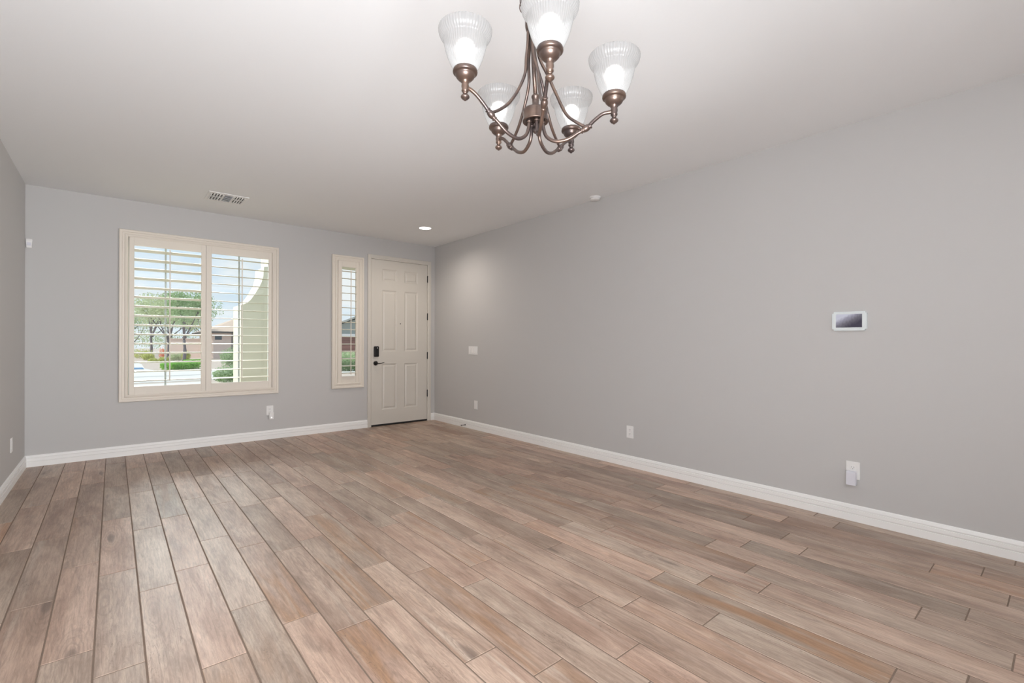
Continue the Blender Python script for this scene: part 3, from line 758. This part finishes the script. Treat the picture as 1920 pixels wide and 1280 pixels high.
bm = bmesh.new(); box(bm, (XR-.0208, .9235, 1.3335), (XR-.0198, 1.0755, 1.4255)); P('screen', bm, screen_mat())

# motion sensor in the far left corner
ms_ = empty('motion_sensor', (-.625, YB, 2.17), 'small white motion sensor high in the far left corner', 'sensor'); P = part_builder(ms_)
bm = bmesh.new()
prism(bm, [(YB-.030, 2.214), (YB, 2.214), (YB, 2.132), (YB-.022, 2.132), (YB-.033, 2.195)], 'x', -.646, -.603)
for v in bm.verts:
    if v.co.z < 2.15: v.co.x = -.6255 + (v.co.x+.6245)*.80
bmesh.ops.bevel(bm, geom=bm.edges[:], offset=.002, segments=2, affect='EDGES'); P('housing', bm, M['plastic'])
bm = bmesh.new(); box(bm, (-.640, YB-.0325, 2.150), (-.610, YB-.0265, 2.185), .001, rot=Matrix.Rotation(-.17, 3, 'X')); P('lens', bm, M['lilac'])

# door stop
bm = bmesh.new(); Ry = Matrix.Rotation(-PI/2, 3, 'Y')
lathe(bm, [(0, 0), (.011, 0), (.011, .003), (.005, .006), (.0042, .010), (.0042, .060), (.006, .062), (.006, .066), (.0042, .067)], 18, (XR-.0135, 5.66, .038), rot=Ry)
ds = empty('door_stop', (XR-.0135, 5.66, .038), 'thin black rod door stop on the right baseboard near the door', 'door stop'); P = part_builder(ds)
P('rod', bm, M['black'])
bm = bmesh.new(); lathe(bm, [(0, .064), (.0075, .064), (.0085, .068), (.0075, .074), (0, .075)], 18, (XR-.0135, 5.66, .038), rot=Ry); P('tip', bm, M['rubber'])

# ------------------------------------------------------------------ outside: ground, road, porch wall
bm = bmesh.new(); box(bm, (-60, YB+WT, GZ-.3), (90, 130, GZ)); obj('ground_gravel', bm, M['gravel'], kind='structure')
bm = bmesh.new()
prism(bm, [(-30, 16.5), (5.2, 20.6), (26, 24.0), (26, 30.5), (3.6, 27.6), (1.6, 27.9), (1.25, 31), (1.35, 37), (1.0, 45), (-4, 45), (-30, 27)], 'z', GZ-.02, GZ+.012)
obj('street', bm, M['road'], kind='structure')
bm = bmesh.new(); prism(bm, [(-30, 7.0), (1.2, 8.2), (1.2, 12.0), (2.6, 19.6), (-30, 16.5)], 'z', GZ-.02, GZ+.008); obj('driveway', bm, M['road'], kind='structure')
bm = bmesh.new(); prism(bm, [(-30, 21.0), (3.2, 23.4), (22, 26.4), (22, 26.9), (3.2, 23.9), (-30, 21.6)], 'z', GZ, GZ+.016); obj('street_gutter', bm, M['curb'], kind='structure')
# porch side wall with the swept top edge
bm = bmesh.new(); X0 = 1.530
arc = [(X0, 1.805), (1.60, 1.835), (1.665, 1.895), (1.725, 1.99), (1.785, 2.105), (1.825, 2.20), (1.848, 2.30), (1.856, 2.435), (1.942, 2.452), (1.942, 3.1)]
poly = [(X0, GZ-.05)] + arc + [(5.0, 3.1), (5.0, 2.62), (3.0, 2.62), (3.0, GZ-.05)]
prism(bm, poly, 'y', 8.40, 9.01); obj('wall_porch', bm, M['stucco'], kind='structure')
# far house roofs etc. ------------------------------------------------
def off_builder(root):
    return part_builder(root)
fw = empty('garden_wall', (6, 49.5, GZ), 'long pale pink block wall beyond the trees across the street', 'wall'); P = part_builder(fw)
bm = bmesh.new(); prism(bm, [(3.55, 51.2), (11.5, 47.6), (11.6, 47.8), (3.65, 51.4)], 'z', GZ, 1.50); P('masonry', bm, M['stuccopink'])
bm = bmesh.new(); prism(bm, [(3.5, 51.15), (11.5, 47.5), (11.65, 47.85), (3.6, 51.5)], 'z', 1.50, 1.57); P('coping', bm, M['stuccopink'])

def house_beyond():
    # low stucco house with a tiled hip roof, seen through the right shutter panel
    r = empty('house', (8.6, 49, GZ), 'pink stucco house with beige tile roof seen through the right shutter panel', 'house'); P = part_builder(r)
    bm = bmesh.new(); box(bm, (6.45, 46.6, GZ), (7.75, 55, 2.15)); box(bm, (7.75, 48.6, GZ), (15, 55, 2.15)); P('wall', bm, M['stuccopink'])
    bm = bmesh.new(); a = [(5.9, 46.0, 2.12), (15.6, 46.0, 2.12), (15.6, 55.6, 2.12), (5.9, 55.6, 2.12)]; b = [(9.0, 50.8, 3.55), (12.5, 50.8, 3.55)]
    V = [bm.verts.new(c) for c in a]+[bm.verts.new(c) for c in b]
    for f in ((0, 1, 5, 4), (1, 2, 5), (2, 3, 4, 5), (3, 0, 4), (3, 2, 1, 0)): bm.faces.new([V[i] for i in f])
    P('roof', bm, M['tile'])
    bm = bmesh.new(); box(bm, (5.88, 45.98, 1.98), (15.6, 46.1, 2.14)); box(bm, (5.88, 46.1, 1.98), (6.0, 55.6, 2.14)); P('fascia_shadow', bm, M['backing_eaveshade'])  # shadow under the eave is put into this strip's dark colour
    bm = bmesh.new(); box(bm, (7.80, 48.52, GZ), (9.9, 48.6, 2.0)); P('garage_door', bm, M['ventgrey'])
    bm = bmesh.new(); box(bm, (6.56, 46.55, 1.45), (7.05, 46.6, 1.75)); P('window', bm, M['glasscar'])
house_beyond()
def house_gable():
    r = empty('house', (27, 66, GZ), 'grey gabled house with brown garage door seen through the sidelight', 'house'); P = part_builder(r)
    # front faces the viewer; local frame rotated
    c = Vector((24.2, 61.5, 0)); ux = Vector((.93, -.36, 0)); uy = Vector((.36, .93, 0))
    def tr(bm):
        for v in bm.verts: v.co = c + ux*v.co.x + uy*v.co.y + Vector((0, 0, v.co.z))
        return bm
    bm = bmesh.new(); prism(bm, [(-3.2, GZ), (8.6, GZ), (8.6, 2.6), (5.6, 2.6), (2.7, 5.2), (-2.0, 3.45), (-3.2, 2.6)], 'y', 0, 9); P('wall', tr(bm), M['greysiding'])
    bm = bmesh.new()
    prism(bm, [(-4.0, 2.75), (2.7, 5.35), (9.2, 2.75), (9.2, 2.95), (2.7, 5.62), (-4.0, 2.95)], 'y', -.6, 9.4); P('roof', tr(bm), M['greyroof'])
    bm = bmesh.new(); box(bm, (-2.6, -.16, 2.04), (5.6, 0, 2.40)); P('trim_band', tr(bm), M['trim'])
    bm = bmesh.new(); box(bm, (-2.2, -.06, GZ), (2.7, 0, 2.04)); g = P('garage_door', tr(bm), M['brown'])
    bm = bmesh.new()
    for k in range(1, 4): box(bm, (-2.2, -.075, GZ+k*.55-.012), (2.7, -.06, GZ+k*.55+.012))
    P('panel_groove', tr(bm), M['slot'], g)
house_gable()

# ------------------------------------------------------------------ plants
import numpy as np
def foliage(name, blobs, n, leaf, m, parent=None, seed=0, **kw):
    """scattered small leaves filling ellipsoid blobs (cx,cy,cz,rx,ry,rz), denser towards the skin"""
    rg = np.random.default_rng(seed); vs = []; fs = []
    tot = sum(b[3]*b[5] for b in blobs)
    for b in blobs:
        k = int(n*b[3]*b[5]/tot)
        d = rg.normal(size=(k, 3)); d /= np.linalg.norm(d, axis=1)[:, None]
        r = rg.random(k)**.45; c = np.array(b[:3]) + d*r[:, None]*np.array(b[3:6])
        for p in c:
            u = rg.normal(size=3); u /= np.linalg.norm(u); v = np.cross(u, rg.normal(size=3)); v /= np.linalg.norm(v)
            s = leaf*(.6+.8*rg.random()); i = len(vs)
            vs += [tuple(p-u*s), tuple(p+v*s*.5), tuple(p+u*s), tuple(p-v*s*.5)]; fs.append((i, i+1, i+2, i+3))
    me = bpy.data.meshes.new(name)
    if parent is not None:
        o = np.array(parent.location); vs = [tuple(np.array(v)-o) for v in vs]
    me.from_pydata(vs, [], fs)
    return link(name, me, m, parent, **kw)
def tree(x, y, h, spread, lm, label, seed, n=2600, leaf=.085, low=.45, trunk=.11, fork=.30):
    r = empty('tree', (x, y, GZ), label, 'tree', 'trees across the street'); P = part_builder(r)
    rg = random.Random(seed); bm = bmesh.new()
    f = Vector((x, y, GZ+h*fork)); tube(bm, spline([(x, y, GZ), (x+.05, y, GZ+h*fork*.5), f], 4), [trunk]*5+[trunk*.8]*4, 8)
    tips = []
    for k in range(6):
        a = rg.random()*6.28; e = Vector((x+math.cos(a)*spread*rg.uniform(.35, .8), y+math.sin(a)*spread*.6, GZ+h*rg.uniform(.55, .88)))
        m_ = f.lerp(e, .5)+Vector((rg.uniform(-.2, .2), 0, -.15)); p = spline([f, m_, e], 5); tube(bm, p, [trunk*.55*(1-.8*i/(len(p)-1)) for i in range(len(p))], 6); tips.append(e)
        for j in range(2):
            e2 = e+Vector((rg.uniform(-.8, .8)*spread*.4, rg.uniform(-.4, .4), rg.uniform(-.1, .35)*h*.3)); tube(bm, [p[6], e2], [.02, .008], 5)
    P('trunk', bm, M['bark'])
    bl = [(t.x, t.y, t.z, spread*rg.uniform(.34, .5), spread*.42, h*rg.uniform(.12, .2)) for t in tips]
    if fork < .2: bl += [(x+k*spread*.5, y, GZ+h*.32, spread*.5, spread*.4, h*.2) for k in (-1.2, 0, 1.2)]
    bl.append((x, y, GZ+h*.78, spread*.6, spread*.5, h*.2))
    foliage('foliage', bl, n, leaf, lm, r, seed)
    return r
tree(2.55, 52.6, 5.9, 2.3, M['leafpale'], 'pale green tree with dark forked trunk, farthest left through the shutters', 1, n=3600)
tree(3.35, 46.6, 5.4, 2.0, M['leafpale'], 'tree with slim trunk just left of the tilt rod view, second from left', 2, n=3200)
tree(3.86, 40.8, 5.2, 1.9, M['leafmid'], 'tree with thick dark trunk in front of the pink garden wall', 3, n=3600)
tree(7.6, 61.5, 6.6, 3.4, M['leafmid'], 'dense green tree rising behind the tile-roofed house', 4, n=4200)
tree(-.3, 58.0, 5.0, 3.2, M['leafmid'], 'distant green tree at the far left edge of the window view', 5, n=2600)
tree(1.2, 66.0, 5.6, 3.6, M['leafpale'], 'wide pale tree in the background with foliage hanging almost to the ground', 6, n=3600, low=.2, fork=.12)
tree(6.0, 70.0, 5.2, 3.8, M['leafmid'], 'distant broad green tree showing above the pink garden wall', 7, n=3600, fork=.12)
def bush(x, y, r, h, lm, label, seed, name='bush', cat='bush', group=None, n=900, leaf=.05, ry=None):
    foliage_o = foliage(name, [(0, 0, h*.5, r, ry or r, h*.55), (r*.35, 0, h*.4, r*.6, (ry or r)*.6, h*.45), (-r*.4, .05, h*.4, r*.55, (ry or r)*.6, h*.45)], n, leaf, lm, None, seed,
                        label=label, cat=cat)
    foliage_o.location = (x, y, GZ)
    if group: foliage_o['group'] = group
    return foliage_o
def hedge(x0, y0, x1, y1, w_, h, lm, label, seed):
    rg = np.random.default_rng(seed); me = bpy.data.meshes.new('hedge'); vs = []; fs = []
    d = np.array([x1-x0, y1-y0]); Ln = np.linalg.norm(d); d = d/Ln; nn = np.array([-d[1], d[0]])
    for k in range(5200):
        u, v, z = rg.random()*Ln, (rg.random()-.5)*w_, h*rg.random()**.6
        c = np.array([*(d*(u-Ln/2)+nn*v), z]); a = rg.normal(size=3); a /= np.linalg.norm(a); b = np.cross(a, rg.normal(size=3)); b /= np.linalg.norm(b); s = .04
        i = len(vs); vs += [tuple(c-a*s), tuple(c+b*s*.6), tuple(c+a*s), tuple(c-b*s*.6)]; fs.append((i, i+1, i+2, i+3))
    me.from_pydata(vs, [], fs); o = link('hedge', me, lm, None, label=label, cat='hedge'); o.location = ((x0+x1)/2, (y0+y1)/2, GZ)
hedge(1.98, 28.75, 3.30, 29.6, .8, .34, M['leafhedge'], 'bright green clipped low hedge beyond the street', 21)
hedge(3.35, 34.6, 4.25, 35.0, .6, .30, M['leafhedge'], 'shorter green hedge just behind the bright clipped hedge', 22)
bush(1.90, 50.2, .75, .85, M['leafyellow'], 'yellow-green rounded shrub at the far left of the gravel bed', 31)
bush(.9, 54.5, .9, .9, M['leafmid'], 'dull green shrub farthest left beyond the gravel', 32)
bush(2.05, 45.4, .42, .60, M['leafyellow'], 'small round green shrub in front of the forked tree trunk', 33)
bush(2.08, 40.2, .30, .28, M['leafyellow'], 'low mounded pale shrub on the gravel, left of a pair', 34)
bush(2.72, 40.8, .34, .34, M['leafyellow'], 'low mounded pale shrub on the gravel, right of a pair', 35)
bush(4.12, 42.2, .30, .75, M['leafyellow'], 'yellowish shrub beside the thick dark tree trunk', 36)
bush(3.62, 43.4, .50, .60, M['leafpale'], 'pale boxy shrub in front of the pink wall', 37)
bush(2.12, 32.4, .16, .18, M['leafyellow'], 'tiny green tuft on gravel left of the hedge', 38, n=200, leaf=.03)
bush(3.20, 48.3, .42, 1.0, M['orange'], 'orange flowering shrub between the tree trunks', 39, n=500)
bush(5.25, 31.4, .62, 1.05, M['leafmid'], 'round green bush in front of the tile-roofed house', 40, n=1600)
bush(3.05, 18.6, .52, .58, M['leafmid'], 'leafy green bush beside the white porch wall edge', 41, n=2200, leaf=.035)
bush(8.7, 22.6, .75, .50, M['leafdark'], 'dark green low bush at the bottom of the sidelight view', 42, n=2200, leaf=.04)
bush(11.6, 30.5, 1.5, .75, M['leafmid'], 'broad green bush in the middle of the sidelight view', 43, n=3000, leaf=.05)
bush(17.6, 46.0, 2.6, .55, M['leafpale'], 'pale low shrubs in front of the brown garage door', 44, n=2600, leaf=.07)

mt = empty('blue_mat', (.98, 30.5, GZ+.012), 'small flat blue object lying on the pale driveway at left', 'mat'); P = part_builder(mt)
bm = bmesh.new(); box(bm, (.55, 30.0, GZ+.012), (1.18, 31.4, GZ+.045), .01); P('sheet', bm, M['bluemat'])

def car():
    r = empty('car', (23.5, 52.6, GZ), 'blue car parked before the brown garage door', 'car', rotz=-.35); M0 = Matrix.Rotation(-.35, 4, 'Z')
    bm = bmesh.new(); prism(bm, [(-2.2, .35), (2.2, .35), (2.25, .8), (1.5, .95), (.9, 1.42), (-.9, 1.45), (-1.6, 1.0), (-2.25, .85)], 'y', -.88, .88)
    bmesh.ops.bevel(bm, geom=bm.edges[:], offset=.06, segments=2, affect='EDGES'); obj('body', bm, M['carblue'], r)
    bm = bmesh.new(); prism(bm, [(1.35, .98), (.84, 1.37), (-.84, 1.39), (-1.42, 1.02)], 'y', -.90, .90); obj('window', bm, M['glasscar'], r)
    for x in (-1.4, 1.4):
        for y in (-.85, .85):
            bm = bmesh.new(); lathe(bm, [(0, -.1), (.28, -.1), (.33, -.06), (.33, .06), (.28, .1), (0, .1)], 24, (x, y, .33), rot=Matrix.Rotation(PI/2, 3, 'X')); obj('wheel', bm, M['rubber'], r)
car()
